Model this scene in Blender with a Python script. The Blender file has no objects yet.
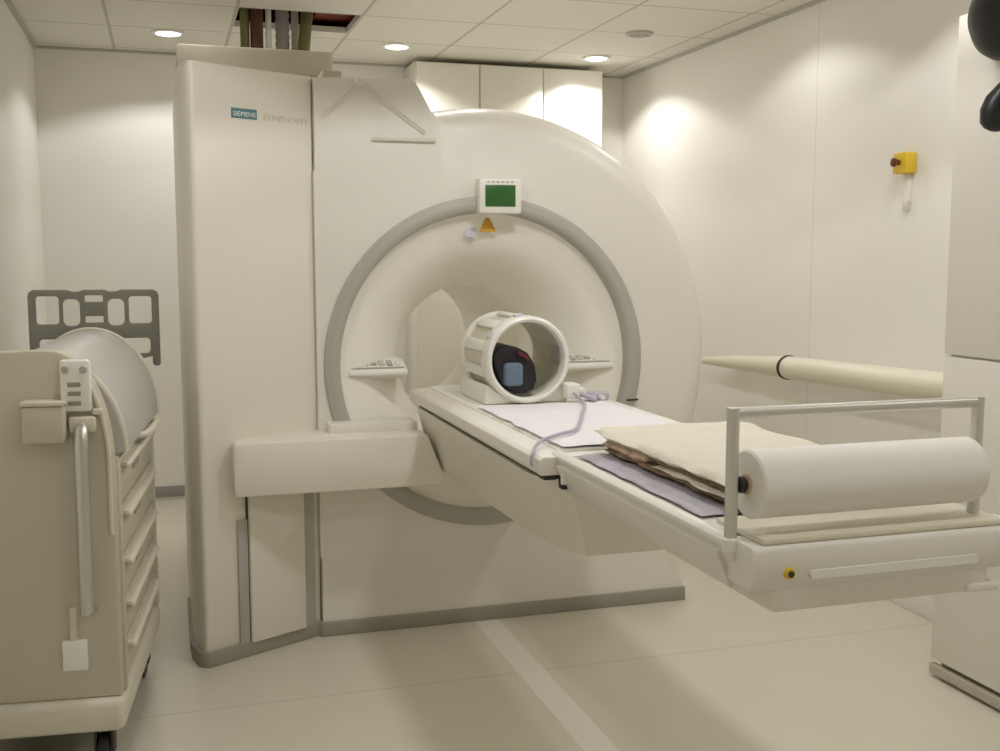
import bpy, bmesh, math, random
from math import sin, cos, pi, radians, sqrt, atan2
from mathutils import Vector, Matrix, noise

C = bpy.context.scene.collection
scene = bpy.context.scene
random.seed(7)

# ------------------------------------------------------------------ materials
def mat(name, col, rough=0.5, metal=0.0, var=0.03, nscale=6.0, bump=0.0, bscale=80.0, spec=0.5, coat=0.0):
    m = bpy.data.materials.new(name); m.use_nodes = True
    nt = m.node_tree; N = nt.nodes; L = nt.links
    b = N['Principled BSDF']
    b.inputs['Roughness'].default_value = rough
    b.inputs['Metallic'].default_value = metal
    b.inputs['Specular IOR Level'].default_value = spec
    if coat: b.inputs['Coat Weight'].default_value = coat; b.inputs['Coat Roughness'].default_value = 0.15
    tc = N.new('ShaderNodeTexCoord')
    nz = N.new('ShaderNodeTexNoise'); nz.inputs['Scale'].default_value = nscale; nz.inputs['Detail'].default_value = 4
    L.new(tc.outputs['Object'], nz.inputs['Vector'])
    mx = N.new('ShaderNodeMix'); mx.data_type = 'RGBA'
    mx.inputs[6].default_value = tuple(max(0, c * (1 - var)) for c in col) + (1,)
    mx.inputs[7].default_value = tuple(min(1, c * (1 + var)) for c in col) + (1,)
    L.new(nz.outputs['Fac'], mx.inputs[0]); L.new(mx.outputs[2], b.inputs['Base Color'])
    if bump:
        n2 = N.new('ShaderNodeTexNoise'); n2.inputs['Scale'].default_value = bscale
        L.new(tc.outputs['Object'], n2.inputs['Vector'])
        bp = N.new('ShaderNodeBump'); bp.inputs['Strength'].default_value = bump; bp.inputs['Distance'].default_value = 0.004
        L.new(n2.outputs['Fac'], bp.inputs['Height']); L.new(bp.outputs['Normal'], b.inputs['Normal'])
    return m

def emis(name, col, strength):
    m = bpy.data.materials.new(name); m.use_nodes = True
    b = m.node_tree.nodes['Principled BSDF']
    b.inputs['Base Color'].default_value = col + (1,)
    b.inputs['Emission Color'].default_value = col + (1,)
    b.inputs['Emission Strength'].default_value = strength
    return m

def line_mask(nt, axis_out, origin, period, width):
    """1 on thin lines at origin + k*period (world metres)"""
    N = nt.nodes; L = nt.links
    s = N.new('ShaderNodeMath'); s.operation = 'SUBTRACT'; L.new(axis_out, s.inputs[0]); s.inputs[1].default_value = origin - period / 2
    d = N.new('ShaderNodeMath'); d.operation = 'FLOORED_MODULO'; L.new(s.outputs[0], d.inputs[0]); d.inputs[1].default_value = period
    e = N.new('ShaderNodeMath'); e.operation = 'SUBTRACT'; L.new(d.outputs[0], e.inputs[0]); e.inputs[1].default_value = period / 2
    a = N.new('ShaderNodeMath'); a.operation = 'ABSOLUTE'; L.new(e.outputs[0], a.inputs[0])
    lt = N.new('ShaderNodeMath'); lt.operation = 'LESS_THAN'; L.new(a.outputs[0], lt.inputs[0]); lt.inputs[1].default_value = width / 2
    return lt.outputs[0]

def lined(m, specs, col, bump=0.3):
    """draws seam lines into material m: specs = [(axis index, origin, period, width)]"""
    nt = m.node_tree; N = nt.nodes; L = nt.links; b = N['Principled BSDF']
    g = N.new('ShaderNodeTexCoord'); sp = N.new('ShaderNodeSeparateXYZ'); L.new(g.outputs['Object'], sp.inputs[0])
    out = None
    for ax, o, p, w in specs:
        k = line_mask(nt, sp.outputs[ax], o, p, w)
        if out is None: out = k
        else:
            mm = N.new('ShaderNodeMath'); mm.operation = 'MAXIMUM'; L.new(out, mm.inputs[0]); L.new(k, mm.inputs[1]); out = mm.outputs[0]
    src = b.inputs['Base Color'].links[0].from_socket
    mx = N.new('ShaderNodeMix'); mx.data_type = 'RGBA'
    L.new(out, mx.inputs[0]); L.new(src, mx.inputs[6]); mx.inputs[7].default_value = col + (1,)
    L.new(mx.outputs[2], b.inputs['Base Color'])
    return m, sp

WHITE = (0.80, 0.78, 0.725)
M = {}
M['wall'] = mat('wall_paint', (0.84, 0.825, 0.785), 0.45, var=0.01, nscale=1.5)
M['wall_right'] = lined(mat('wall_panel', (0.84, 0.825, 0.785), 0.32, var=0.01, nscale=1.5), [(1, 4.42, 50.0, 0.006)], (0.70, 0.68, 0.61))[0]
M['wall_left'] = mat('wall_left_paint', (0.82, 0.815, 0.77), 0.4, var=0.01, nscale=1.5)
M['ceiling'] = lined(mat('ceiling_tile', (0.74, 0.725, 0.655), 0.8, var=0.02, nscale=30, bump=0.1), [(0, -0.235, 0.597, 0.016), (1, 5.36, 0.6, 0.014)], (0.50, 0.48, 0.40))[0]
M['base'] = mat('grey_skirting', (0.33, 0.32, 0.31), 0.5)
M['shell'] = mat('cream_plastic', WHITE, 0.38, var=0.012, nscale=2)
M['tower'] = mat('cream_painted_panel', (0.79, 0.765, 0.685), 0.4, var=0.012, nscale=2)
M['bore'] = mat('bore_plastic', (0.92, 0.905, 0.83), 0.32, var=0.012, nscale=2)  # whiter than the shell: brighter light in the bore put into the colour
M['greytrim'] = mat('warm_grey_trim', (0.46, 0.44, 0.405), 0.42, var=0.03)
M['skirt'] = mat('grey_rubber_skirt', (0.33, 0.31, 0.26), 0.55, var=0.05)
M['housing'] = mat('dusty_grey_cover', (0.50, 0.47, 0.385), 0.6, var=0.08, nscale=9)
M['steel'] = mat('brushed_steel', (0.62, 0.61, 0.57), 0.28, metal=0.9, var=0.05)
M['alu'] = mat('satin_aluminium', (0.66, 0.65, 0.60), 0.38, metal=0.55, var=0.03)
M['white'] = mat('white_plastic', (0.84, 0.83, 0.78), 0.35, var=0.02)
M['paper'] = mat('white_paper', (0.82, 0.80, 0.76), 0.85, var=0.02, bump=0.12, bscale=30)
M['black'] = mat('black_plastic', (0.012, 0.010, 0.014), 0.4, var=0.1)
M['dark'] = mat('dark_gap', (0.05, 0.047, 0.035), 0.7, var=0.1)
M['green'] = mat('green_screen', (0.035, 0.13, 0.030), 0.25, var=0.25, nscale=40)
M['amber'] = mat('amber_label', (0.66, 0.37, 0.03), 0.5, var=0.08)
M['lilac_label'] = mat('pale_lilac_label', (0.62, 0.60, 0.70), 0.5)
M['petrol'] = mat('petrol_blue_print', (0.10, 0.25, 0.30), 0.4)
M['print'] = mat('grey_print', (0.42, 0.41, 0.37), 0.5)
M['printlight'] = mat('pale_print', (0.66, 0.64, 0.57), 0.5)
M['print_white'] = mat('white_print', (0.85, 0.87, 0.86), 0.5)
M['yellow'] = mat('yellow_enclosure', (0.78, 0.53, 0.03), 0.4)
M['red'] = mat('dark_red_button', (0.16, 0.025, 0.012), 0.35)
M['rail'] = mat('cream_yellow_rail', (0.74, 0.715, 0.59), 0.4)
M['cupboard'] = mat('white_laminate', (0.77, 0.75, 0.69), 0.38, var=0.01)
M['bulk'] = lined(mat('white_gloss_panel', (0.84, 0.82, 0.75), 0.25, var=0.008), [(0, 0.0, 500.0, 0.001)], (0.6, 0.58, 0.5))[0]
M['lilac'] = mat('lilac_mat', (0.46, 0.44, 0.51), 0.5, var=0.30, nscale=14)
M['sheet'] = mat('pale_lavender_sheet', (0.78, 0.76, 0.79), 0.75, var=0.05, nscale=12, bump=0.25, bscale=25)
M['blanket'] = mat('beige_blanket', (0.70, 0.67, 0.57), 0.9, var=0.05, nscale=14, bump=0.4, bscale=120)
M['brown'] = mat('brown_blanket', (0.26, 0.185, 0.11), 0.95, var=0.3, nscale=18, bump=0.4, bscale=120)
M['tan'] = mat('tan_foam', (0.62, 0.47, 0.35), 0.9, var=0.1)
M['coil'] = mat('coil_plastic', (0.83, 0.82, 0.77), 0.35, var=0.02)
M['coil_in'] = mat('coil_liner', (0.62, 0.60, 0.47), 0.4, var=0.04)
M['cushion'] = mat('grey_blue_cushion', (0.135, 0.185, 0.25), 0.7, var=0.15, nscale=12)
M['maroon'] = mat('maroon_foam', (0.15, 0.012, 0.025), 0.6)
M['cable'] = mat('lavender_cable', (0.45, 0.43, 0.52), 0.45)
M['cart'] = mat('cart_plastic', (0.55, 0.522, 0.415), 0.5, var=0.02, nscale=4)
M['cartlight'] = mat('cart_trim_plastic', (0.65, 0.625, 0.52), 0.5, var=0.02)
M['rolltop'] = mat('grey_roll_top', (0.50, 0.48, 0.45), 0.5, var=0.04)
M['board'] = mat('grey_board_plastic', (0.24, 0.235, 0.20), 0.5, var=0.05)
M['pipe_brown'] = mat('brown_lagged_pipe', (0.13, 0.055, 0.03), 0.6, var=0.5, nscale=20)
M['pipe_grey'] = mat('grey_flexible_hose', (0.33, 0.31, 0.30), 0.45, var=0.15)
M['pipe_olive'] = mat('olive_pipe', (0.17, 0.155, 0.06), 0.5, var=0.2)
M['duct'] = mat('red_brown_duct', (0.17, 0.03, 0.018), 0.6, var=0.35, nscale=10)
M['void'] = mat('dark_ceiling_void', (0.05, 0.035, 0.022), 0.9, var=0.3)
M['cord'] = mat('pale_cord', (0.64, 0.62, 0.56), 0.6)
M['lampglow'] = emis('lamp_glow', (1.0, 0.96, 0.93), 9.0)

# floor: pale vinyl with a lighter strip and welded seams
def floor_mat():
    m = mat('vinyl_floor', (0.675, 0.645, 0.545), 0.30, var=0.035, nscale=5, bump=0.04, bscale=9)
    m, sp = lined(m, [(1, 3.457, 50.0, 0.009)], (0.57, 0.54, 0.45))
    nt = m.node_tree; N = nt.nodes; L = nt.links; b = N['Principled BSDF']
    def band(axis, lo, hi):
        a = N.new('ShaderNodeMath'); a.operation = 'GREATER_THAN'; L.new(sp.outputs[axis], a.inputs[0]); a.inputs[1].default_value = lo
        c = N.new('ShaderNodeMath'); c.operation = 'LESS_THAN'; L.new(sp.outputs[axis], c.inputs[0]); c.inputs[1].default_value = hi
        d = N.new('ShaderNodeMath'); d.operation = 'MULTIPLY'; L.new(a.outputs[0], d.inputs[0]); L.new(c.outputs[0], d.inputs[1])
        return d.outputs[0]
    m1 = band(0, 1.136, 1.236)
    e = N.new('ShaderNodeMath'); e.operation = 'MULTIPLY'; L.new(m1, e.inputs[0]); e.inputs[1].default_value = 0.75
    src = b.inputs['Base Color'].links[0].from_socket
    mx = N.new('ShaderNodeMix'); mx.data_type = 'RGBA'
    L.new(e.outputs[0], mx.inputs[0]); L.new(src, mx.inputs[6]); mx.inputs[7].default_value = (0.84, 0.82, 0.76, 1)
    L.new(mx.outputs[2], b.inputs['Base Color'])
    return m
M['floor'] = floor_mat()

# ------------------------------------------------------------------ helpers
def finish(bm, name, material, parent=None, bevel=0.0, seg=2, ang=38, loc=None):
    bmesh.ops.recalc_face_normals(bm, faces=bm.faces)
    if bevel > 0:
        es = [e for e in bm.edges if len(e.link_faces) == 2 and e.calc_face_angle(0) > radians(30)]
        if es: bmesh.ops.bevel(bm, geom=es, offset=bevel, segments=seg, affect='EDGES', profile=0.5, clamp_overlap=True)
    for f in bm.faces: f.smooth = True
    for e in bm.edges:
        e.smooth = not (len(e.link_faces) == 2 and e.calc_face_angle(0) > radians(ang))
    me = bpy.data.meshes.new(name); bm.to_mesh(me); bm.free()
    if material is not None: me.materials.append(material)
    o = bpy.data.objects.new(name, me); C.objects.link(o)
    if parent is not None: o.parent = parent
    if loc is not None: o.location = loc
    return o

def thing(name, label, cat, loc=(0, 0, 0), rotz=0.0, group=None):
    o = bpy.data.objects.new(name, None); C.objects.link(o)
    o.empty_display_size = 0.1
    o.location = loc; o.rotation_euler = (0, 0, rotz)
    o['label'] = label; o['category'] = cat
    if group: o['group'] = group
    return o

def tag(o, label, cat, group=None):
    o['label'] = label; o['category'] = cat
    if group: o['group'] = group
    return o

def struct(o):
    o['kind'] = 'structure'; return o

def box(bm, x0, x1, y0, y1, z0, z1, mtx=None):
    co = [(x0, y0, z0), (x1, y0, z0), (x1, y1, z0), (x0, y1, z0), (x0, y0, z1), (x1, y0, z1), (x1, y1, z1), (x0, y1, z1)]
    v = [bm.verts.new((mtx @ Vector(c)) if mtx else c) for c in co]
    for f in ((0, 3, 2, 1), (4, 5, 6, 7), (0, 1, 5, 4), (1, 2, 6, 5), (2, 3, 7, 6), (3, 0, 4, 7)):
        bm.faces.new([v[i] for i in f])

def boxo(name, m, x0, x1, y0, y1, z0, z1, parent=None, bevel=0.0, seg=2, mtx=None):
    bm = bmesh.new(); box(bm, x0, x1, y0, y1, z0, z1, mtx)
    return finish(bm, name, m, parent, bevel, seg)

def prism(bm, pts, lo, hi, fn):
    """extrude a 2-D polygon; fn(u, v, t) -> 3-D point"""
    a = [bm.verts.new(fn(u, v, lo)) for u, v in pts]
    b = [bm.verts.new(fn(u, v, hi)) for u, v in pts]
    n = len(pts)
    bm.faces.new(a[::-1]); bm.faces.new(b)
    for i in range(n): bm.faces.new((a[i], a[(i + 1) % n], b[(i + 1) % n], b[i]))

def loft(bm, loops, closed=True, cap0=False, cap1=False):
    vs = [[bm.verts.new(p) for p in lp] for lp in loops]
    n = len(vs[0])
    for i in range(len(vs) - 1):
        for j in range(n if closed else n - 1):
            k = (j + 1) % n
            bm.faces.new((vs[i][j], vs[i][k], vs[i + 1][k], vs[i + 1][j]))
    if cap0: bm.faces.new(vs[0][::-1])
    if cap1: bm.faces.new(vs[-1])
    return vs

def lathe(bm, prof, origin, axis='Y', n=64, a0=0.0, a1=2 * pi, caps=False):
    """prof = [(r, t)] ; revolves about the axis through origin"""
    full = abs(a1 - a0 - 2 * pi) < 1e-6
    k = n if full else n + 1
    loops = []
    for r, t in prof:
        lp = []
        for i in range(k):
            a = a0 + (a1 - a0) * i / n
            c, s = r * cos(a), r * sin(a)
            if axis == 'Y': p = (origin[0] + c, origin[1] + t, origin[2] + s)
            elif axis == 'Z': p = (origin[0] + c, origin[1] + s, origin[2] + t)
            else: p = (origin[0] + t, origin[1] + c, origin[2] + s)
            lp.append(p)
        loops.append(lp)
    vs = loft(bm, loops, closed=full)
    return vs

def lathe_solid(bm, prof, origin, axis='Y', n=48, a0=0.0, a1=2 * pi):
    """closed profile loop revolved (ring of solid section)"""
    pr = list(prof) + [prof[0]]
    vs = lathe(bm, pr, origin, axis, n, a0, a1)
    if abs(a1 - a0 - 2 * pi) > 1e-6:
        bm.faces.new([l[0] for l in vs[:-1]]); bm.faces.new([l[-1] for l in vs[:-1]])
    bmesh.ops.remove_doubles(bm, verts=bm.verts, dist=1e-6)

def disc_solid(bm, prof, origin, axis='Y', n=40):
    """open profile from axis to axis: first/last radius 0 are capped"""
    vs = lathe(bm, prof, origin, axis, n)
    if prof[0][0] > 1e-6: bm.faces.new(vs[0])
    if prof[-1][0] > 1e-6: bm.faces.new(vs[-1])
    bmesh.ops.remove_doubles(bm, verts=bm.verts, dist=1e-6)

def tube(bm, pts, r, n=12, caps=True, smooth_steps=0):
    P = [Vector(p) for p in pts]
    if smooth_steps:
        Q = []
        for i in range(len(P) - 1):
            p0 = P[max(i - 1, 0)]; p1 = P[i]; p2 = P[i + 1]; p3 = P[min(i + 2, len(P) - 1)]
            for s in range(smooth_steps):
                t = s / smooth_steps
                Q.append(0.5 * ((2 * p1) + (p2 - p0) * t + (2 * p0 - 5 * p1 + 4 * p2 - p3) * t * t + (3 * p1 - p0 - 3 * p2 + p3) * t ** 3))
        Q.append(P[-1]); P = Q
    rs = r if isinstance(r, (list, tuple)) else [r] * len(P)
    if len(rs) != len(P): rs = [rs[0]] * len(P)
    up = None; loops = []
    for i, p in enumerate(P):
        if i == 0: d = P[1] - P[0]
        elif i == len(P) - 1: d = P[-1] - P[-2]
        else: d = (P[i + 1] - p).normalized() + (p - P[i - 1]).normalized()
        d.normalize()
        if up is None:
            up = Vector((0, 0, 1)) if abs(d.z) < 0.9 else Vector((1, 0, 0))
        s = d.cross(up); s.normalize(); up = s.cross(d); up.normalize()
        loops.append([tuple(p + s * (rs[i] * cos(2 * pi * k / n)) + up * (rs[i] * sin(2 * pi * k / n))) for k in range(n)])
    loft(bm, loops, True, caps, caps)

def tubeo(name, m, pts, r, parent=None, n=12, smooth_steps=0):
    bm = bmesh.new(); tube(bm, pts, r, n, True, smooth_steps)
    return finish(bm, name, m, parent)

def rounded_rect(u0, u1, v0, v1, r, n=5):
    out = []
    for cx, cy, a in ((u1 - r, v1 - r, 0), (u0 + r, v1 - r, 90), (u0 + r, v0 + r, 180), (u1 - r, v0 + r, 270)):
        for i in range(n + 1):
            t = radians(a + 90 * i / n); out.append((cx + r * cos(t), cy + r * sin(t)))
    return out

def curve_plate(name, outlines, thick, m, parent=None, bev=0.0, mtx=None):
    """flat plate with holes from 2-D outlines (first is outer), made with a filled curve and turned into a mesh"""
    cu = bpy.data.curves.new(name, 'CURVE'); cu.dimensions = '2D'; cu.fill_mode = 'BOTH'
    cu.extrude = thick / 2; cu.bevel_depth = bev; cu.bevel_resolution = 2; cu.offset = -bev
    for pts in outlines:
        s = cu.splines.new('POLY'); s.points.add(len(pts) - 1)
        for p, (x, y) in zip(s.points, pts): p.co = (x, y, 0, 1)
        s.use_cyclic_u = True
    tmp = bpy.data.objects.new(name + '_tmp', cu); C.objects.link(tmp)
    dg = bpy.context.evaluated_depsgraph_get(); dg.update()
    me = bpy.data.meshes.new_from_object(tmp.evaluated_get(dg))
    bpy.data.objects.remove(tmp); bpy.data.curves.remove(cu)
    bm = bmesh.new(); bm.from_mesh(me); bpy.data.meshes.remove(me)
    bmesh.ops.remove_doubles(bm, verts=bm.verts, dist=1e-5)
    if mtx is not None: bmesh.ops.transform(bm, matrix=mtx, verts=bm.verts)
    return finish(bm, name, m, parent)

def text(name, body, size, m, mtx, parent, thick=0.0008, width=None):
    cu = bpy.data.curves.new(name, 'FONT'); cu.body = body; cu.size = size; cu.extrude = thick
    cu.align_x = 'CENTER'; cu.align_y = 'CENTER'
    tmp = bpy.data.objects.new(name + '_tmp', cu); C.objects.link(tmp)
    dg = bpy.context.evaluated_depsgraph_get(); dg.update()
    me = bpy.data.meshes.new_from_object(tmp.evaluated_get(dg))
    bpy.data.objects.remove(tmp); bpy.data.curves.remove(cu)
    if width:
        xs = [v.co.x for v in me.vertices]; w = max(xs) - min(xs); k = width / w
        for v in me.vertices: v.co.x *= k
    me.transform(mtx); me.materials.clear(); me.materials.append(m); me.name = name
    o = bpy.data.objects.new(name, me); C.objects.link(o); o.parent = parent
    return o

# ------------------------------------------------------------------ camera
F = 1076.0
cam = bpy.data.cameras.new('camera'); co = bpy.data.objects.new('camera', cam); C.objects.link(co)
cam.sensor_fit = 'HORIZONTAL'; cam.sensor_width = 36.0; cam.lens = F / 1000 * 36.0
pit = radians(6.284); yaw = math.atan(335 / (F / cos(pit)))
co.location = (0, 0, 1.45); co.rotation_euler = (radians(90) - pit, 0, -yaw)
cam.clip_start = 0.05
scene.camera = co

# ------------------------------------------------------------------ room
XL, XR, YB, YF, ZC = -0.66, 2.90, 6.65, -1.6, 2.62
struct(boxo('floor', M['floor'], XL - 0.1, XR + 0.1, YF - 0.1, YB + 0.1, -0.1, 0.0))
struct(boxo('wall_back', M['wall'], XL - 0.1, XR + 0.1, YB, YB + 0.1, -0.1, ZC + 0.4))
struct(boxo('wall_left', M['wall_left'], XL - 0.1, XL, YF - 0.1, YB, -0.1, ZC + 0.4))
struct(boxo('wall_right', M['wall_right'], XR, XR + 0.1, YF - 0.1, YB, -0.1, ZC + 0.4))
struct(boxo('wall_front', M['wall'], XL - 0.1, XR + 0.1, YF - 0.1, YF, -0.1, ZC + 0.4))
HX0, HX1, HY0, HY1 = 0.372, 0.95, 5.365, 5.80
bm = bmesh.new()
box(bm, XL - .05, XR + .05, YF - .05, HY0, ZC, ZC + .03)
box(bm, XL - .05, XR + .05, HY1, YB + .05, ZC, ZC + .03)
box(bm, XL - .05, HX0, HY0, HY1, ZC, ZC + .03)
box(bm, HX1, XR + .05, HY0, HY1, ZC, ZC + .03)
struct(finish(bm, 'ceiling', M['ceiling']))
bm = bmesh.new()
for a in ((HX0 - .25, HX1 + .25, HY0 - .25, HY1 + .25, ZC + .36, ZC + .38), (HX0 - .27, HX0 - .25, HY0 - .25, HY1 + .25, ZC + .03, ZC + .38), (HX1 + .25, HX1 + .27, HY0 - .25, HY1 + .25, ZC + .03, ZC + .38), (HX0 - .27, HX1 + .27, HY0 - .27, HY0 - .25, ZC + .03, ZC + .38), (HX0 - .27, HX1 + .27, HY1 + .25, HY1 + .27, ZC + .03, ZC + .38)):
    box(bm, *a)
struct(finish(bm, 'ceiling_void', M['void']))
# metal angle along the wall tops
bm = bmesh.new(); box(bm, XR - .022, XR, YF, YB, ZC - .014, ZC); struct(finish(bm, 'trim_1', M['greytrim']))
bm = bmesh.new(); box(bm, XL, XR - .022, YB - .02, YB, ZC - .012, ZC); struct(finish(bm, 'trim_2', M['greytrim']))
bm = bmesh.new(); box(bm, XL, XL + .02, YF, YB - .02, ZC - .014, ZC); struct(finish(bm, 'trim_3', M['greytrim']))
# skirtings
struct(boxo('baseboard_back', M['base'], XL + .012, XR - .012, YB - .012, YB, 0.02, 0.085, bevel=.003))
struct(boxo('baseboard_left', M['base'], XL, XL + .012, YF, YB, 0.0, 0.085, bevel=.003))
struct(boxo('baseboard_right', M['wall_right'], XR - .012, XR, YF, YB, 0.0, 0.085, bevel=.003))

# ------------------------------------------------------------------ downlights
def downlight(x, y, energy, label, size=137):
    t = thing('downlight', label, 'ceiling light', (x, y, ZC), 0, 'recessed round ceiling lights')
    bm = bmesh.new()
    lathe_solid(bm, [(0.062, -0.001), (0.085, -0.001), (0.083, -0.008), (0.064, -0.010)], (0, 0, 0), 'Z', 32)
    finish(bm, 'trim_ring', M['white'], t)
    bm = bmesh.new()
    disc_solid(bm, [(0.0, -0.018), (0.035, -0.0165), (0.056, -0.011), (0.063, -0.002), (0.0, -0.002)], (0, 0, 0), 'Z', 32)
    finish(bm, 'lamp_glass', M['lampglow'], t)
    ld = bpy.data.lights.new('lamp', 'SPOT'); ld.energy = energy; ld.spot_size = radians(size); ld.spot_blend = 0.10
    ld.shadow_soft_size = 0.10; ld.color = (1.0, 0.970, 0.945)
    lo = bpy.data.objects.new('lamp', ld); C.objects.link(lo); lo.parent = t; lo.location = (0, 0, -0.035)
    return t
E0 = 23.0
downlight(0.053, 6.05, E0, 'lit recessed ceiling light at left, between left wall and the pipe opening')
downlight(1.27, 6.05, E0, 'lit recessed ceiling light in the middle, beside the pipe opening')
downlight(2.467, 6.05, E0 * 1.25, 'lit recessed ceiling light at right, above the white cupboard front')
for x, y, e in ((0.053, 4.4, .4), (1.27, 4.4, .5), (2.467, 4.4, .5), (0.053, 2.9, 1.0), (1.27, 2.8, 1.75), (2.467, 3.1, 1.0), (0.053, 1.1, .25), (1.27, 1.1, .9), (2.467, 1.1, .7), (1.27, -.4, .8)):  # out-of-view lamps; nearest rows added to lift the floor and scanner front
    downlight(x, y, E0 * e, 'unseen recessed ceiling light added out of view to brighten the room')

# ceiling vent
bm = bmesh.new(); lathe_solid(bm, [(0.05, -0.001), (0.075, -0.001), (0.07, -0.012), (0.055, -0.012)], (0, 0, 0), 'Z', 28)
t = thing('ceiling_vent', 'small dark round vent in the ceiling near the right wall', 'vent', (2.42, 5.34, ZC))
finish(bm, 'rim', M['greytrim'], t)
bm = bmesh.new(); disc_solid(bm, [(0, -.001), (.052, -.001), (.045, -.010), (0, -.014)], (0, 0, 0), 'Z', 28); finish(bm, 'grille', M['skirt'], t)

# ------------------------------------------------------------------ MRI scanner
CX, CZ, YG = 1.203, 1.036, 4.03
mri = thing('mri_scanner', 'large cream hospital scanner with round bore and grey ring', 'scanner', (0, 0, 0))

def clip_star(th):
    d = (cos(th), sin(th))
    def exit_poly(poly):
        best = 0
        n = len(poly)
        for i in range(n):
            (x1, z1), (x2, z2) = poly[i], poly[(i + 1) % n]
            ex, ez = x2 - x1, z2 - z1
            den = d[0] * ez - d[1] * ex
            if abs(den) < 1e-9: continue
            t = ((x1 - CX) * ez - (z1 - CZ) * ex) / den
            s = ((x1 - CX) * d[1] - (z1 - CZ) * d[0]) / den
            if t > 0 and -1e-6 <= s <= 1 + 1e-6: best = max(best, t)
        return best
    left = [(.533, -.2), (.533, 2.105), (.89, 2.118), (.915, 2.11), (.93, 2.09), (.99, 1.99), (1.30, 1.5), (1.30, -.2)]
    basep = [(.533, -.2), (2.065, -.2), (2.065, .07), (2.03, .11), (2.0, .16), (1.978, .24), (1.955, .40), (1.30, 1.4), (.533, 1.4)]
    dg_ = math.degrees(th if th < pi else th - 2 * pi)
    rc = 0.992 - 0.027 * (max(0, min(1, (45 - dg_) / 45)) if -90 < dg_ < 45 else 0)
    r = max(rc, exit_poly(left), exit_poly(basep))
    if d[0] < 0: r = min(r, (.527 - CX) / d[0])
    if d[1] < 0: r = min(r, (0.0 - CZ) / d[1])
    return r
angs = [2 * pi * i / 360 for i in range(360)]
for px, pz in ((.533, 0), (.533, 2.105), (.89, 2.118), (2.065, 0), (2.065, .07), (1.978, .24), (.93, 2.09)):
    angs.append(atan2(pz - CZ, px - CX) % (2 * pi))
angs = sorted(set(round(a, 6) for a in angs))
def wround(th):
    """how much of the wide edge rounding applies at this angle (the round right side)"""
    a = th if th < pi else th - 2 * pi
    a = math.degrees(a)
    if -38 <= a <= 98: return 1.0
    if 98 < a < 106: return (106 - a) / 8
    if -48 < a < -38: return (a + 48) / 10
    return 0.0
def gl(inset_big, inset_small, y):
    lp = []
    for th in angs:
        w = wround(th); r = clip_star(th) - (inset_big * w + inset_small * (1 - w))
        x, z = CX + r * cos(th), CZ + r * sin(th)
        lp.append((x, y, max(z, 0.0)))
    return lp
def cl(r, y): return [(CX + r * cos(th), y, CZ + r * sin(th)) for th in angs]
bm = bmesh.new()
loft(bm, [cl(.625, YG + .03), cl(.625, YG), cl(.650, YG), gl(.10, .006, YG), gl(.055, .005, YG + .010), gl(.022, .001, YG + .035), gl(.004, 0, YG + .075), gl(0, 0, YG + .13),
          gl(0, 0, 5.55), gl(.02, .02, 5.64), gl(.10, .06, 5.7), cl(.50, 5.7)])
finish(bm, 'gantry_cover', M['shell'], mri, ang=50)

bm = bmesh.new()
lathe(bm, [(.592, YG + .02), (.585, YG + .034), (.54, YG + .042), (.485, YG + .060), (.435, YG + .090), (.388, YG + .138), (.348, YG + .198), (.318, YG + .258), (.304, YG + .31), (.30, YG + .36),
           (.30, 5.40), (.305, 5.50), (.33, 5.58), (.40, 5.66), (.50, 5.70)], (CX, 0, CZ), 'Y', 128)
finish(bm, 'bore_liner', M['bore'], mri, ang=60)

# grey trim ring with a soft step
bm = bmesh.new()
lathe_solid(bm, [(.648, YG + .004), (.646, YG - .008), (.637, YG - .014), (.628, YG - .012), (.622, YG - .016), (.594, YG - .012), (.585, YG + .002), (.582, YG + .05), (.648, YG + .03)], (CX, 0, CZ), 'Y', 160)
finish(bm, 'trim_ring', M['greytrim'], mri, ang=60)
# dark slot low on the right of the ring
boxo('ring_slot', M['dark'], 1.785, 1.835, YG - .017, YG - .005, .865, .872, mri)

# tower cover
TA, TB = Vector((.10, 3.83)), Vector((.528, 4.05))
bm = bmesh.new()
foot = [(.055, 4.02), (.062, 3.93), (.082, 3.855), (.094, 3.836), (.108, 3.834), TB[:], (.531, 4.06), (.531, 5.3), (.055, 5.3)]
prism(bm, foot, 0.0, 2.105, lambda u, v, t: (u, v, t))
finish(bm, 'tower_cover', M['tower'], mri, bevel=.006, seg=2)
td = (TB - TA).normalized(); tn = Vector((td.y, -td.x))
def tow(s, out, z):       # point on the tower's angled face, s metres from its left corner
    p = TA + td * s + tn * out
    return (p.x, p.y, z)
TL = (TB - TA).length
def on_tower(name, m, s0, s1, z0, z1, o0, o1, bevel=.002):
    bm = bmesh.new()
    prism(bm, [(s0, z0), (s1, z0), (s1, z1), (s0, z1)], o0, o1, lambda u, v, t: tow(u, t, v))
    return finish(bm, name, m, mri, bevel)
def tower_mtx(s, z, out):
    p = tow(s, out, z)
    return Matrix(((td.x, 0, tn.x, p[0]), (td.y, 0, tn.y, p[1]), (0, 1, 0, p[2]), (0, 0, 0, 1)))
# name plate
npl = on_tower('name_plate', M['petrol'], .150, .252, 1.930, 1.964, 0, .003)
text('maker_lettering', 'SIEMENS', .023, M['print_white'], tower_mtx(.201, 1.944, .0035), npl, width=.088)
text('model_lettering', 'SYMPHONY', .030, M['printlight'], tower_mtx(.372, 1.940, .001), mri, width=.19)
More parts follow.
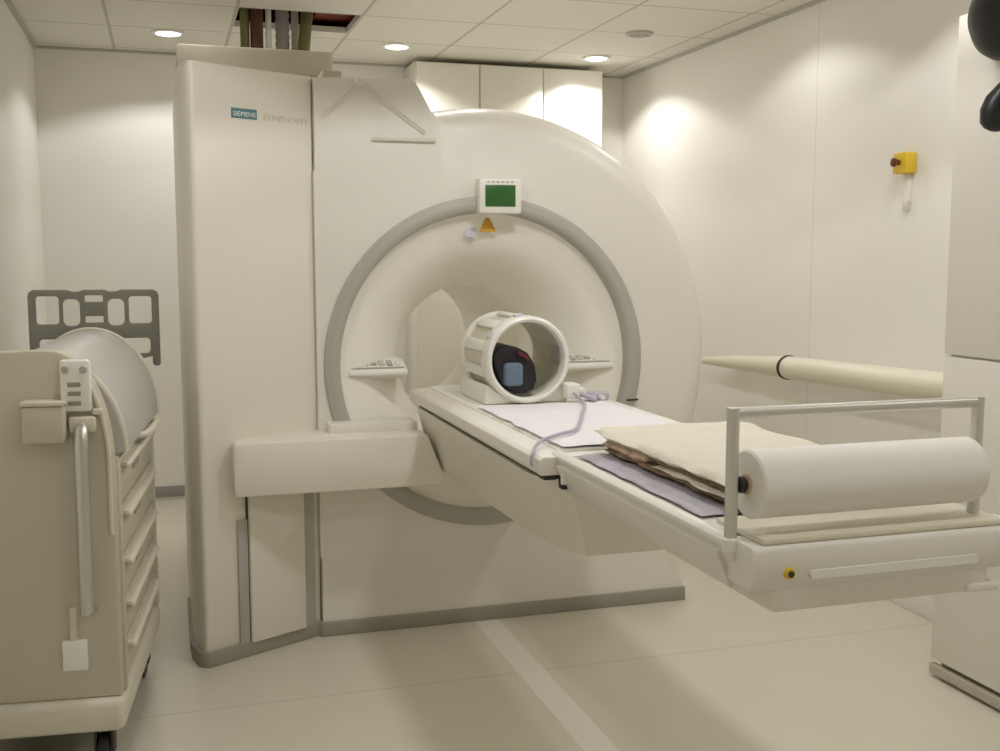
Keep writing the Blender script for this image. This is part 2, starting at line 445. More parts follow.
# column under the beam with grey trims
on_tower('column_panel', M['tower'], .170, .405, .05, .63, -.01, .022, .006)
on_tower('column_trim', M['greytrim'], .128, .166, .05, .51, -.01, .012)
on_tower('column_trim', M['greytrim'], .409, .455, .05, .60, -.01, .010)
on_tower('column_gap', M['dark'], .166, .170, .05, .60, -.01, .010, 0)
on_tower('column_gap', M['dark'], .405, .409, .05, .60, -.01, .009, 0)

# base skirts
bm = bmesh.new()
off = .012
sk = [(.055 - off, 4.02), (.060 - off, 3.925), (.080 - off, 3.845), (.090, 3.823), (.108, 3.818), (.517, 4.033), (.533, 4.016), (2.068, 4.016), (2.072, 4.03), (2.072, 4.5), (.055 - off, 4.5)]
prism(bm, sk, 0.0, .056, lambda u, v, t: (u, v, t))
finish(bm, 'base_skirt', M['skirt'], mri, bevel=.004)

# beam that carries the table
bm = bmesh.new()
pr = [p for p in rounded_rect(.205, .8, .612, .802, .02, 4) if p[0] < .5] + [(.958, .612), (.958, .655), (.9, .802)]
prism(bm, pr, 3.80, 4.08, lambda u, v, t: (u, t, v))
finish(bm, 'table_beam', M['tower'], mri, bevel=.008)
boxo('beam_ledge', M['shell'], .56, .893, 3.93, 4.05, .79, .835, mri, bevel=.01)

# display
t = boxo('display', M['white'], 1.150, 1.319, YG - .05, YG + .02, 1.616, 1.748, mri, bevel=.008)
boxo('screen', M['green'], 1.173, 1.294, YG - .053, YG - .048, 1.642, 1.724, t, bevel=.002)
bm = bmesh.new()
for k in range(6): box(bm, 1.180 + k * .019, 1.191 + k * .019, YG - .0515, YG - .049, 1.732, 1.738)
finish(bm, 'key_row', M['print'], t)
# warning labels on the funnel just under the display
bm = bmesh.new()
mt = Matrix.Translation((1.207, YG + .034, 1.573)) @ Matrix.Rotation(radians(-10), 4, 'X')
prism(bm, [(-.029, -.026), (.029, -.026), (.031, -.02), (.008, .028), (-.008, .028), (-.031, -.02)], -.003, .003, lambda u, v, tt: mt @ Vector((u, tt, v)))
w = finish(bm, 'warning_label', M['amber'], mri); w['label'] = 'small amber triangle warning sticker'
bm = bmesh.new()
mt2 = Matrix.Translation((1.140, YG + .0435, 1.552)) @ Matrix.Rotation(radians(-18), 4, 'X') @ Matrix.Rotation(radians(8), 4, 'Y')
box(bm, -.022, .022, -.002, .003, -.026, .026, mt2)
w = finish(bm, 'information_label', M['lilac_label'], mri); w['label'] = 'small pale lilac sticker'

# control consoles either side of the bore
def console(x0, x1, flip):
    bm = bmesh.new()
    f = (lambda u: u) if not flip else (lambda u: x0 + x1 - u)
    # section in (y, z): sloping top with buttons, rounded nose, runs into the funnel
    sec = [(4.062, .996), (4.062, 1.014), (4.075, 1.022), (4.16, 1.05), (4.30, 1.05), (4.30, .96), (4.16, .972)]
    a = [bm.verts.new((x0, y, z)) for y, z in sec]; b = [bm.verts.new((x1, y, z)) for y, z in sec]
    bm.faces.new(a); bm.faces.new(b[::-1])
    for i in range(len(sec)): bm.faces.new((a[i], a[(i + 1) % len(sec)], b[(i + 1) % len(sec)], b[i]))
    o = finish(bm, 'control_console', M['white'], mri, bevel=.006)
    sl = Matrix.Translation(((x0 + x1) / 2, 4.118, 1.0365)) @ Matrix.Rotation(math.atan2(.028, .085), 4, 'X')
    L = x1 - x0
    def dot(u, w, d, m, nm):
        bm = bmesh.new(); box(bm, u - w / 2, u + w / 2, -d / 2, d / 2, -.002, .007, sl)
        finish(bm, nm, m, o, bevel=.002)
    for u, w, d, k in ((-.085, .026, .03, 'shell'), (-.048, .03, .045, 'alu'), (-.012, .024, .03, 'print'), (.02, .022, .04, 'alu'), (.052, .02, .045, 'greytrim'), (.084, .02, .04, 'shell')):
        dot(u if not flip else -u, w, d, M[k], 'button')
    bm = bmesh.new(); box(bm, -L / 2 + .012, L / 2 - .012, -.046, -.038, -.001, .004, sl); finish(bm, 'button_strip', M['print'], o)
console(.655, .885, False)
console(1.525, 1.745, True)

# service cover on the top of the tower
boxo('top_cover', M['housing'], .07, .665, 4.40, 5.2, 2.10, 2.262, mri, bevel=.008)
boxo('top_bracket', M['housing'], 0.60, .675, 4.25, 4.45, 2.09, 2.165, mri, bevel=.006)

# cord and plate on the front of the cover
hk = thing('hanging_plate', 'pale plate hung from a cord hook at the top of the scanner front', 'plate', (.706, 4.012, 2.10))
bm = bmesh.new(); lathe_solid(bm, [(.014, -.003), (.022, -.003), (.022, .003), (.014, .003)], (0, 0, .0), 'Y', 24); finish(bm, 'hook_ring', M['white'], hk)
tubeo('cord', M['cord'], [(-.006, 0, -.016), (-.142, .004, -.138)], .003, hk)
tubeo('cord', M['cord'], [(.006, 0, -.016), (.245, .004, -.185)], .003, hk)
boxo('plate', M['printlight'], .040, .285, .004, .014, -.220, -.208, hk, bevel=.003)

# ------------------------------------------------------------------ pipes and duct through the ceiling opening
def pipe(name, m, pts, r, label, corr=False):
    bm = bmesh.new()
    if corr:
        P = []; R = []
        a, b = Vector(pts[0]), Vector(pts[-1]); n = 46
        for i in range(n + 1): P.append(tuple(a.lerp(b, i / n))); R.append(r * (1.0 if i % 2 else .86))
        tube(bm, P, R, 16)
    else: tube(bm, pts, r, 16)
    o = finish(bm, name, m); tag(o, label, 'pipe', 'pipes rising into the ceiling opening'); return o
PY = 5.50
pipe('pipe', M['pipe_olive'], [(.405, PY, 2.125), (.405, PY, 2.92)], .022, 'dark pipe at the left end of the pipe cluster')
pipe('pipe', M['pipe_brown'], [(.462, PY, 2.125), (.462, PY, 2.92)], .031, 'red-brown lagged pipe beside the white pipe')
pipe('pipe', M['white'], [(.517, PY - .02, 2.125), (.517, PY - .02, 2.78)], .014, 'thin white pipe between brown pipe and grey hose')
pipe('flexible_hose', M['pipe_grey'], [(.585, PY, 2.125), (.585, PY, 2.92)], .036, 'ribbed grey flexible hose in the pipe cluster', True)
pipe('pipe', M['cord'], [(.648, PY + .02, 2.125), (.648, PY + .02, 2.70)], .018, 'short cream pipe right of the grey hose')
pipe('pipe', M['pipe_olive'], [(.655, PY - .06, 2.2), (.69, PY - .03, 2.52), (.735, PY, 2.92)], .030, 'slanting olive pipe at right of the pipe cluster')
tag(boxo('air_duct', M['duct'], .775, 1.15, 5.38, 5.98, 2.685, 2.9, bevel=.01), 'red-brown duct above the ceiling opening', 'duct')

# ------------------------------------------------------------------ white cupboard front behind the scanner
cb = thing('tall_cupboard', 'tall white cupboard behind the scanner reaching almost to the ceiling', 'cupboard', (2.025, 6.3, 0))
boxo('carcass', M['bulk'], -.59, .59, .022, .345, 0, 2.592, cb, bevel=.004)
for a, b in ((-.586, -.203), (-.197, .197), (.203, .586)):
    boxo('door', M['bulk'], a, b, 0, .02, .08, 2.585, cb, bevel=.004)
boxo('plinth', M['greytrim'], -.58, .58, .03, .05, 0, .08, cb)

# ------------------------------------------------------------------ patient table
TX = 1.205
pt = thing('patient_table', 'long cream patient table sliding out of the scanner bore', 'patient table', (TX, 0, 0))
def sx(x): return x - TX
# hull shaped support
def loop_at(z, pts): return [(sx(x), y, z) for x, y in pts]
top = [(.905, 4.005), (.903, 3.4), (.900, 2.70), (.908, 2.63), (.93, 2.58), (.98, 2.55), (1.42, 2.55), (1.47, 2.58), (1.49, 2.63), (1.50, 2.70), (1.50, 3.4), (1.50, 4.005)]
bot = [(.965, 4.005), (.972, 3.4), (.990, 2.90), (1.003, 2.76), (1.022, 2.66), (1.052, 2.61), (1.36, 2.61), (1.385, 2.66), (1.40, 2.76), (1.41, 2.90), (1.43, 3.4), (1.44, 4.005)]
bm = bmesh.new()
loft(bm, [loop_at(.655, bot), loop_at(.665, [(x * .999 + .0012 if x > TX else x - .006, y - .006) for x, y in bot]), loop_at(.88, top)], True, True, True)
finish(bm, 'table_support', M['tower'], pt, ang=28)
boxo('shadow_gap', M['dark'], -.29, .29, 2.57, 4.0, .878, .897, pt)
bm = bmesh.new()
sec = [(-.308, .895), (-.315, .905), (-.313, .935), (-.300, .943), (.300, .943), (.313, .935), (.315, .905), (.308, .895)]
prism(bm, sec, 2.545, 4.06, lambda u, v, t: (u, t, v))
finish(bm, 'table_deck', M['shell'], pt, bevel=.003)
# moving table top: shallow trough with rims
bm = bmesh.new()
sec = [(-.262, .940), (-.262, .926), (-.225, .848), (.262, .848), (.298, .926), (.298, .940), (.294, .949), (.272, .949), (.262, .938), (-.226, .938), (-.236, .949), (-.258, .949)]
prism(bm, sec, 1.66, 2.60, lambda u, v, t: (u, t, v))
finish(bm, 'table_top', M['shell'], pt, bevel=.003)
bm = bmesh.new()
sec = [(-.235, .940), (-.235, .947), (-.225, .951), (.225, .951), (.235, .947), (.235, .940)]
prism(bm, sec, 2.60, 4.05, lambda u, v, t: (u, t, v))
finish(bm, 'table_mattress', M['white'], pt)
bm = bmesh.new()
prism(bm, [(-.268, .936), (-.268, .946), (-.258, .952), (-.244, .952), (-.240, .946), (-.240, .936)], 1.68, 2.58, lambda u, v, t: (u, t, v))
finish(bm, 'side_rail', M['white'], pt, bevel=.002)
bm = bmesh.new()
prism(bm, [(-.268, .915), (-.268, .923), (-.255, .923), (-.232, .862), (-.232, .850), (-.240, .850)], 1.70, 2.54, lambda u, v, t: (u, t, v))
finish(bm, 'side_channel', M['cupboard'], pt, bevel=.001)
boxo('deck_latch', M['black'], -.262, -.238, 2.515, 2.545, .862, .892, pt, bevel=.004)
boxo('deck_clip', M['white'], -.268, -.244, 2.50, 2.512, .878, .905, pt, bevel=.003)
# end cap
bm = bmesh.new()
sec = [(1.598, .905), (1.602, .943), (1.61, .950), (1.69, .950), (1.69, .87), (1.612, .868), (1.606, .885)]
a = [bm.verts.new((-.252, y, z)) for y, z in sec]; b = [bm.verts.new((.335, y, z)) for y, z in sec]
bm.faces.new(a); bm.faces.new(b[::-1])
for i in range(len(sec)): bm.faces.new((a[i], a[(i + 1) % len(sec)], b[(i + 1) % len(sec)], b[i]))
ec = finish(bm, 'end_cap', M['shell'], pt, bevel=.005)
bm = bmesh.new()
prism(bm, rounded_rect(-.14, .215, .8875, .903, .006, 4), 1.594, 1.602, lambda u, v, t: (u, t, v))
finish(bm, 'grip_slot', M['white'], ec)
boxo('under_block', M['tower'], -.205, .255, 1.612, 1.80, .826, .872, pt, bevel=.006)
boxo('under_block_foot', M['tower'], .205, .275, 1.605, 1.70, .826, .842, pt, bevel=.004)
for u, z in ((-.182, .901), (.285, .901)):
    bm = bmesh.new(); disc_solid(bm, [(0, 1.592), (.0085, 1.592), (.0105, 1.596), (.0105, 1.604)], (u, 0, z), 'Y', 20)
    s = finish(bm, 'lock_ring', M['yellow'], ec)
    bm = bmesh.new(); disc_solid(bm, [(0, 1.5905), (.006, 1.5905), (.006, 1.597)], (u, 0, z), 'Y', 16)
    finish(bm, 'lock_pin', M['dark'], s)
boxo('end_tray', M['rail'], -.228, .29, 1.61, 1.78, .950, .962, pt, bevel=.004)
# rail frame for the paper roll
RY = 1.672
PX0, PX1 = -.257, .266
fr = tubeo('end_rail', M['alu'], [(PX0, RY, 1.176), (PX1, RY, 1.176)], .0105, pt, 16)
for px in (PX0, PX1):
    tubeo('post', M['alu'], [(px, RY, .93), (px, RY, 1.186)], .0115, fr, 16)
    bm = bmesh.new(); disc_solid(bm, [(0, .930), (.015, .930), (.015, .95), (.012, .953)], (px, RY, 0), 'Z', 20); finish(bm, 'post_foot', M['white'], fr)
# paper roll on its axle
RX0, RX1, RZ = -.226, .250, 1.047
pl = thing('paper_roll', 'thick white paper roll on the rail at the table end', 'paper roll', (TX, RY, RZ))
R = .062
bm = bmesh.new()
lathe_solid(bm, [(.018, RX0), (R - .004, RX0), (R, RX0 + .004), (R, RX1 - .004), (R - .004, RX1), (.018, RX1)], (0, 0, 0), 'X', 64)
finish(bm, 'roll', M['paper'], pl)
bm = bmesh.new(); lathe_solid(bm, [(.010, RX0 - .004), (.018, RX0 - .004), (.018, RX1 + .004), (.010, RX1 + .004)], (0, 0, 0), 'X', 28); finish(bm, 'core', M['tan'], pl)
for u, s in ((PX0 + .010, 1),):
    bm = bmesh.new(); disc_solid(bm, [(0, 0), (.012, 0), (.015, .003), (.015, .010), (.009, .0145), (0, .0145)], (u + .002, 0, 0), 'X', 24)
    finish(bm, 'axle_hub', M['black'], pl)

# ------------------------------------------------------------------ sheet, mat and blanket on the table
def wavy_slab(name, x0, x1, y0, y1, z0, th, m, parent=None, seed=0, edge=.008, bumpz=.005, nx=28, ny=40):
    bm = bmesh.new()
    def pt_(i, j, topside):
        u, v = i / nx, j / ny
        e = noise.noise(Vector((seed * 7.1 + u * 0.0 + v * 9, seed * 3.3, 0))) * edge
        e2 = noise.noise(Vector((u * 8, seed * 5.7, 2.0))) * edge
        x = x0 + (x1 - x0) * u + e * (1 - 2 * u); y = y0 + (y1 - y0) * v + e2 * (1 - 2 * v)
        k = min(u, 1 - u) * (x1 - x0); k2 = min(v, 1 - v) * (y1 - y0)
        d = min(k, k2); rr = min(1.0, d / (th * .6)); fall = sqrt(max(0, 1 - (1 - rr) ** 2))
        nz = noise.noise(Vector((x * 9, y * 9, seed))) * bumpz
        mid = z0 + th * .5
        return (x, y, mid + (th * .5 * fall + nz * (.3 + .7 * fall))) if topside else (x, y, mid - th * .5 * fall)
    T = [[bm.verts.new(pt_(i, j, True)) for j in range(ny + 1)] for i in range(nx + 1)]
    B = [[bm.verts.new(pt_(i, j, False)) for j in range(ny + 1)] for i in range(nx + 1)]
    for i in range(nx):
        for j in range(ny):
            bm.faces.new((T[i][j], T[i + 1][j], T[i + 1][j + 1], T[i][j + 1])); bm.faces.new((B[i][j], B[i][j + 1], B[i + 1][j + 1], B[i + 1][j]))
    for i in range(nx):
        bm.faces.new((T[i][0], B[i][0], B[i + 1][0], T[i + 1][0])); bm.faces.new((T[i][ny], T[i + 1][ny], B[i + 1][ny], B[i][ny]))
    for j in range(ny):
        bm.faces.new((T[0][j], T[0][j + 1], B[0][j + 1], B[0][j])); bm.faces.new((T[nx][j], B[nx][j], B[nx][j + 1], T[nx][j + 1]))
    return finish(bm, name, m, parent, ang=75)
sh = wavy_slab('table_sheet', .975, 1.433, 2.605, 3.40, .9535, .008, M['sheet'], seed=3, edge=.01, bumpz=.0015)
tag(sh, 'pale lavender sheet spread on the table in front of the head coil', 'sheet')
lm = wavy_slab('table_mat', .990, 1.30, 1.86, 2.535, .9395, .010, M['lilac'], seed=5, edge=.006, bumpz=.002)
tag(lm, 'flat lilac-grey mat on the table under the folded blanket', 'mat')
bl = thing('folded_blanket', 'folded beige and brown blanket lying on the table beside the paper roll', 'blanket')
wavy_slab('under_fold', 1.060, 1.45, 1.84, 2.52, .952, .016, M['brown'], bl, 11, .014, .003)
wavy_slab('middle_fold', 1.050, 1.46, 1.835, 2.22, .966, .013, M['blanket'], bl, 12, .012, .003)
f2 = wavy_slab('foam_fold', 1.054, 1.30, 2.27, 2.53, .965, .022, M['tan'], bl, 14, .012, .003, 18, 18); f2['label'] = 'pinkish tan fold'
wavy_slab('middle_fold', 1.056, 1.47, 1.84, 2.26, .979, .011, M['brown'], bl, 15, .010, .002)
wavy_slab('top_fold', 1.048, 1.475, 1.835, 2.58, .988, .022, M['blanket'], bl, 17, .014, .006)

# ------------------------------------------------------------------ head coil
HX, HY, HZ = 1.168, 3.455, 1.098
hc = thing('head_coil', 'white cage-like head coil standing on the table at the bore', 'head coil', (HX, HY, .970))
zc = .132
bm = bmesh.new(); lathe_solid(bm, [(.128, .0), (.131, -.012), (.139, -.016), (.147, -.010), (.150, .006), (.150, .055), (.145, .062), (.134, .062)], (0, 0, zc), 'Y', 64)
finish(bm, 'front_ring', M['coil'], hc)
bm = bmesh.new(); lathe_solid(bm, [(.134, .29), (.145, .29), (.150, .297), (.150, .335), (.145, .342), (.134, .342)], (0, 0, zc), 'Y', 64)
finish(bm, 'rear_ring', M['coil'], hc)
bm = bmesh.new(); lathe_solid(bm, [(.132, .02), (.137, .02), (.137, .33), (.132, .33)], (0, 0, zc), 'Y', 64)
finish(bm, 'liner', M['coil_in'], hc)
for k in range(10):
    a = radians(18 + 36 * k)
    mtb = Matrix.Translation((0, 0, zc)) @ Matrix.Rotation(-a, 4, 'Y')
    bm = bmesh.new(); box(bm, .136, .149, .055, .295, -.020, .020, mtb); finish(bm, 'bar', M['coil'], hc, bevel=.006)
bm = bmesh.new(); prism(bm, [(-.15, -.0175), (.15, -.0175), (.142, .05), (.10, .02), (.05, .0), (-.05, .0), (-.10, .02), (-.142, .05)], .01, .33, lambda u, v, t: (u, t, v)); finish(bm, 'cradle', M['coil'], hc, bevel=.006)
for a in (35, 100, 145):
    mtb = Matrix.Translation((0, 0, zc)) @ Matrix.Rotation(-radians(a), 4, 'Y')
    bm = bmesh.new(); box(bm, .146, .158, .012, .045, -.014, .014, mtb); finish(bm, 'catch', M['lilac_label'], hc, bevel=.004)
# slotted window on the right inside of the liner
mtb = Matrix.Translation((0, 0, zc)) @ Matrix.Rotation(radians(-4), 4, 'Y')
bm = bmesh.new(); box(bm, .126, .134, .03, .12, -.035, .035, mtb); w = finish(bm, 'side_window', M['greytrim'], hc, bevel=.003)
# socket and cable at the right foot
boxo('plug', M['white'], .125, .175, -.05, .02, -.002, .05, hc, bevel=.008)
boxo('plug', M['white'], .165, .20, -.03, .015, .0, .032, hc, bevel=.006)
tubeo('signal_cable', M['cable'], [(.15, -.05, .018), (.155, -.10, .004), (.13, -.20, .001), (.068, -.34, .001), (-.02, -.54, .001), (-.09, -.68, .001), (-.16, -.74, .001), (-.215, -.77, -.006), (-.255, -.82, -.014), (-.278, -.87, -.019), (-.2875, -.885, -.030), (-.289, -.888, -.052)], .0048, hc, 10, 8)
tubeo('signal_cable', M['cable'], [(.18, -.02, .014), (.20, -.10, .003), (.218, -.05, .002), (.215, .04, .002), (.195, .0, .010)], .008, hc, 10, 8)
cp = thing('cable_plug', 'small lilac connector lying on the table right of the head coil', 'connector', (HX + .262, HY + .01, .952))
boxo('shell', M['cable'], -.035, .035, -.03, .03, .0, .03, cp, bevel=.01)
tubeo('pin', M['white'], [(0.0, -.03, .015), (0.0, -.05, .015)], .008, cp)
# cushion inside the coil
hd = thing('head_cushion', 'black head cushion with grey-blue pad inside the head coil', 'cushion', (HX, HY, .970 + zc))
def blob(name, m, pts, y0, y1, bev, parent):
    bm = bmesh.new(); prism(bm, pts, y0, y1, lambda u, v, t: (u, t, v)); return finish(bm, name, m, parent, bevel=bev, seg=3)
blob('foam_shell', M['black'], [(-.113, -.012), (-.118, .012), (-.105, .038), (-.07, .050), (-.03, .042), (.008, .022), (.034, -.02), (.042, -.07), (.030, -.105), (.0, -.118), (-.045, -.115), (-.085, -.088)], .02, .24, .008, hd)
p = blob('pad', M['cushion'], rounded_rect(-.082, -.018, -.088, -.010, .014, 4), -.01, .03, .008, hd); p['label'] = 'grey-blue pad'
blob('foam_lining', M['maroon'], [(-.03, .030), (-.005, .018), (.012, .0), (.004, -.006), (-.012, .008), (-.034, .018)], .005, .03, .003, hd)

# ------------------------------------------------------------------ right wall: bumper rail, emergency stop
rl = thing('crash_rail', 'cream round bumper rail on the right wall with a black band', 'wall rail', (2.80, 4.437, .930))
bm = bmesh.new(); tube(bm, [(0, .88, -.045), (0, .84, -.043), (0, .50, -.022), (0, .02, 0)], [.008, .018, .036, .052], 24); finish(bm, 'tapered_end', M['rail'], rl)
bm = bmesh.new(); tube(bm, [(0, 0, 0), (0, -1.05, .029), (0, -1.28, .035)], [.054, .057, .057], 24); finish(bm, 'tube', M['rail'], rl)
bm = bmesh.new(); lathe_solid(bm, [(.050, -.008), (.0585, -.008), (.0585, .008), (.050, .008)], (0, 0, 0), 'Y', 32); b = finish(bm, 'joint_band', M['black'], rl); b['label'] = 'black joint band'
for yy, zz in ((.62, -.03), (-.55, .015)):
    boxo('bracket', M['cupboard'], .03, .10, yy - .03, yy + .03, zz - .025, zz + .025, rl, bevel=.006)

es = thing('emergency_stop', 'yellow emergency stop box with dark red button on the right wall', 'emergency stop', (2.90, 3.742, 1.828))
boxo('enclosure', M['yellow'], -.055, 0, -.042, .042, -.042, .042, es, bevel=.008)
bm = bmesh.new(); disc_solid(bm, [(0, -.088), (.012, -.087), (.018, -.083), (.019, -.076), (.012, -.072), (.011, -.055)], (0, 0, .002), 'X', 28); finish(bm, 'button', M['red'], es)
boxo('conduit', M['wall'], -.018, 0, -.018, .018, -.16, -.042, es, bevel=.004)
boxo('junction', M['printlight'], -.022, 0, -.014, .014, -.19, -.16, es, bevel=.004)

# ------------------------------------------------------------------ tall cupboard in the right foreground
cf = thing('tall_cupboard', 'tall pale cupboard in the right foreground with split doors', 'cupboard', (2.5, 0, 0))
boxo('carcass', M['cupboard'], .022, .395, 1.75, 3.005, .09, 2.232, cf, bevel=.004)
boxo('door', M['cupboard'], 0, .02, 1.76, 3.012, 1.126, 2.230, cf, bevel=.003)
boxo('door', M['cupboard'], 0, .02, 1.76, 3.012, .065, 1.119, cf, bevel=.003)
boxo('plinth', M['greytrim'], .03, .39, 1.76, 2.99, 0, .09, cf)
boxo('plinth_strip', M['housing'], -.004, .02, 1.76, 3.012, .012, .048, cf, bevel=.003)

# black rounded fitting at the upper right
bl2 = thing('lamp_fitting', 'black round lamp fitting with hand grip at the upper right corner', 'lamp', (2.44, 2.765, 2.185))
bm = bmesh.new()
disc_solid(bm, [(0, -.06), (.05, -.056), (.095, -.035), (.128, .0), (.138, .03), (.132, .045), (.118, .05), (0, .05)], (0, 0, 0), 'X', 48)
finish(bm, 'lamp_head', M['black'], bl2)
tubeo('stem', M['black'], [(.02, -.045, -.10), (.015, -.06, -.2), (.01, -.055, -.27)], .016, bl2, 14)
tubeo('hand_grip', M['black'], [(-.005, -.003, -.352), (-.005, -.005, -.346), (-.005, -.008, -.33), (-.004, -.012, -.295), (0, -.022, -.262), (.005, -.05, -.215)], [.012, .028, .042, .047, .043, .024], bl2, 20)
tubeo('wall_arm', M['black'], [(.04, -.02, .0), (.058, -.02, .0)], .03, bl2, 14)

# ------------------------------------------------------------------ emergency cart on the left
ct = thing('medical_cart', 'beige wheeled medical cart with grey roll-top dome by the left wall', 'cart', (-.152, 3.05, 0), radians(-6))
W, D = .45, .83
# local u = x (right), v = y (depth)
boxo('body', M['cart'], -W, -.012, .045, D - .01, .235, .925, ct, bevel=.01)
boxo('base_bumper', M['cartlight'], -W - .005, .008, -.025, D + .015, .146, .24, ct, bevel=.022, seg=3)
prof = [(-W, .24), (-W, 1.198), (-.17, 1.204)]
cu0, cz0, ra, rb = -.15, .90, .15, .303
for i in range(0, 25):
    a = radians(92 - 92 * i / 24); prof.append((cu0 + ra * cos(a), cz0 + rb * sin(a)))
prof.append((0, .24))
bm = bmesh.new(); prism(bm, prof, 0, .05, lambda u, v, t: (u, t, v)); finish(bm, 'front_panel', M['cart'], ct, bevel=.008)
rib = []
for i in range(0, 25):
    a = radians(62 - 62 * i / 24); rib.append((cu0 + (ra - .010) * cos(a), -.002, cz0 + (rb - .010) * sin(a)))
rib.append((-.010, -.002, .70))
tubeo('edge_rib', M['cartlight'], rib, .007, ct, 10)
# roll top: half barrel running back from the panel
dc, da, dz, db = -.188, .212, .915, .289
bm = bmesh.new(); loops = []
for v, k in ((.05, .93), (.30, .97), (D, 1.0)):
    loops.append([(dc + da * cos(radians(180 - 4.5 * i)), v, dz + db * k * sin(radians(180 - 4.5 * i))) for i in range(41)])
vs = loft(bm, loops, closed=False); bm.faces.new(vs[0]); bm.faces.new(vs[2][::-1])
for q in (0, 1): bm.faces.new((vs[q][0], vs[q][-1], vs[q + 1][-1], vs[q + 1][0]))
rt_ = finish(bm, 'roll_top', M['rolltop'], ct, ang=45)
tubeo('roll_top_rim', M['cartlight'], [(dc + (da + .003) * cos(radians(180 - 4.5 * i)), D, dz + (db + .003) * sin(radians(180 - 4.5 * i))) for i in range(41)], .007, rt_, 10)
tubeo('roll_top_rim', M['cartlight'], [(dc + da * cos(radians(62 - 62 * i / 24)), .07, dz + db * .935 * sin(radians(62 - 62 * i / 24))) for i in range(25)], .008, rt_, 10)
# drawers on the right hand side
zz = [.895, .755, .615, .49, .37, .25]
for i in range(5):
    z1, z0 = zz[i] - .006, zz[i + 1] + .006
    d = boxo('drawer', M['cart'], -.014, .002, .07, D - .04, z0, z1, ct, bevel=.004)
    bm = bmesh.new(); prism(bm, [(.001, z1 - .010), (.020, z1 - .014), (.025, z1 - .024), (.022, z1 - .034), (.015, z1 - .026), (.001, z1 - .024)], .12, D - .09, lambda u, v, t: (u, t, v))
    finish(bm, 'drawer_pull', M['cartlight'], d, bevel=.002)
    bm = bmesh.new(); box(bm, .001, .005, .34, .46, z1 - .075, z1 - .042); finish(bm, 'label_slot', M['skirt'], d)
boxo('drawer_post', M['cart'], -.02, .008, .045, .068, .24, .905, ct, bevel=.005)
boxo('drawer_post', M['cart'], -.02, .008, D - .038, D - .008, .24, .905, ct, bevel=.005)
tubeo('side_grip', M['cartlight'], [(.008, .40, .905), (.034, .41, .907), (.042, .45, .91), (.042, .66, .91), (.034, .70, .907), (.008, .71, .905)], .011, ct, 12)
# steel push handle on the front
hu = -.072
ph = tubeo('push_handle', M['steel'], [(hu, -.012, 1.000), (hu, -.036, .992), (hu, -.046, .965), (hu - .001, -.048, .78), (hu - .002, -.048, .54), (hu - .003, -.044, .505), (hu - .003, -.010, .495)], .019, ct, 18)
boxo('handle_socket', M['cartlight'], hu - .033, hu + .035, -.03, .012, .985, 1.028, ct, bevel=.008)
lp = boxo('latch_plate', M['white'], -.124, -.046, -.024, .004, 1.040, 1.180, ct, bevel=.01)
for u in (-.108, -.062):
    bm = bmesh.new(); disc_solid(bm, [(0, -.034), (.008, -.034), (.010, -.030), (.010, -.02)], (u, 0, 1.155), 'Y', 18); finish(bm, 'screw', M['greytrim'], lp)
for z in (1.058, 1.084, 1.108):
    boxo('slot', M['skirt'], -.104, -.071, -.026, -.02, z, z + .012, lp, bevel=.001)
boxo('latch_arm', M['cartlight'], -.046, -.018, -.018, .004, 1.03, 1.047, ct, bevel=.005)
bx = boxo('side_box', M['cart'], -.216, -.110, -.06, .004, .962, 1.062, ct, bevel=.010)
boxo('box_lid', M['cartlight'], -.218, -.108, -.062, .004, 1.062, 1.074, bx, bevel=.004)
boxo('small_plate', M['white'], -.150, -.085, -.012, .004, .325, .410, ct, bevel=.004)
boxo('strap_anchor', M['cartlight'], -.128, -.110, -.010, .002, .410, .50, ct, bevel=.002)
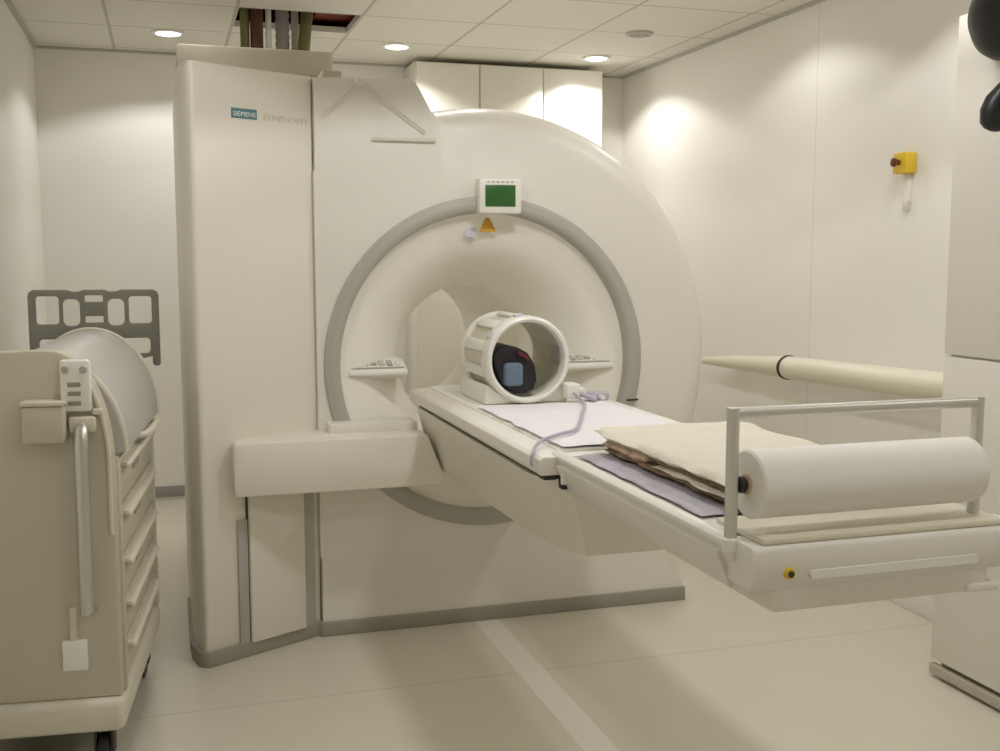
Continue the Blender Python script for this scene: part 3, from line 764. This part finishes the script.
for u, v in ((-.060, .06), (-W + .06, .06), (-.050, D - .07), (-W + .06, D - .07)):
    bm = bmesh.new(); disc_solid(bm, [(0, -.016), (.045, -.016), (.058, -.011), (.060, 0), (.058, .011), (.045, .016), (0, .016)], (u, v, .060), 'X', 28)
    w = finish(bm, 'wheel', M['black'], ct)
    bm = bmesh.new(); box(bm, u - .026, u - .019, v - .025, v + .025, .055, .135); box(bm, u + .019, u + .026, v - .025, v + .025, .055, .135); box(bm, u - .026, u + .026, v - .028, v + .028, .126, .14)
    finish(bm, 'fork', M['dark'], w)
bm = bmesh.new(); box(bm, -W + .02, -.03, .03, D - .03, .135, .150); finish(bm, 'chassis', M['dark'], ct)

# back board behind the cart
bw = .430; k = bw / 405.0
def bx_(px0, px1, py0, py1, r):   # board drawing units measured from its upper left corner
    return rounded_rect(px0 * k, px1 * k, -py1 * k, -py0 * k, r, 6)
outer = [(0, -.022), (.004, -.008), (.016, 0), (.125, 0), (.145, -.006), (.165, -.006), (.18, .0), (.25, .0), (.265, -.006), (.285, -.006), (.305, .0), (.412, 0), (.425, -.008), (.430, -.022),
         (.430, -.262), (.424, -.270), (.410, -.270), (.404, -.262), (.404, -.235), (.36, -.245), (.33, -.30), (.33, -1.335), (.10, -1.335), (.10, -.30), (.06, -.245), (.026, -.235), (.026, -.262), (.020, -.270), (.006, -.270), (0, -.262)]
holes = [bx_(24, 94, 20, 112, .012), bx_(106, 158, 30, 118, .02), bx_(244, 296, 30, 118, .02), bx_(310, 382, 22, 112, .012), bx_(174, 230, 18, 40, .004), bx_(174, 230, 86, 108, .004),
         bx_(30, 375, 160, 212, .015)]
mtB = Matrix(((cos(radians(-3)), 0, sin(radians(-3)), -.456), (sin(radians(-3)), 0, 1, 4.02), (0, 1, 0, 1.337), (0, 0, 0, 1)))
bo = curve_plate('transfer_board', [outer] + holes, .022, M['board'], None, .003, mtB)
tag(bo, 'grey plastic board with hand holes standing behind the cart', 'board')

# ------------------------------------------------------------------ world and view
w = bpy.data.worlds.new('world'); scene.world = w; w.use_nodes = True
w.node_tree.nodes['Background'].inputs[0].default_value = (0.9, 0.9, 0.85, 1)
w.node_tree.nodes['Background'].inputs[1].default_value = 0.02
vs_ = scene.view_settings
vs_.view_transform = 'Standard'; vs_.look = 'None'; vs_.gamma = 1.0; vs_.use_curve_mapping = False
vs_.exposure = -0.03
scene.cycles.max_bounces = 14; scene.cycles.diffuse_bounces = 10
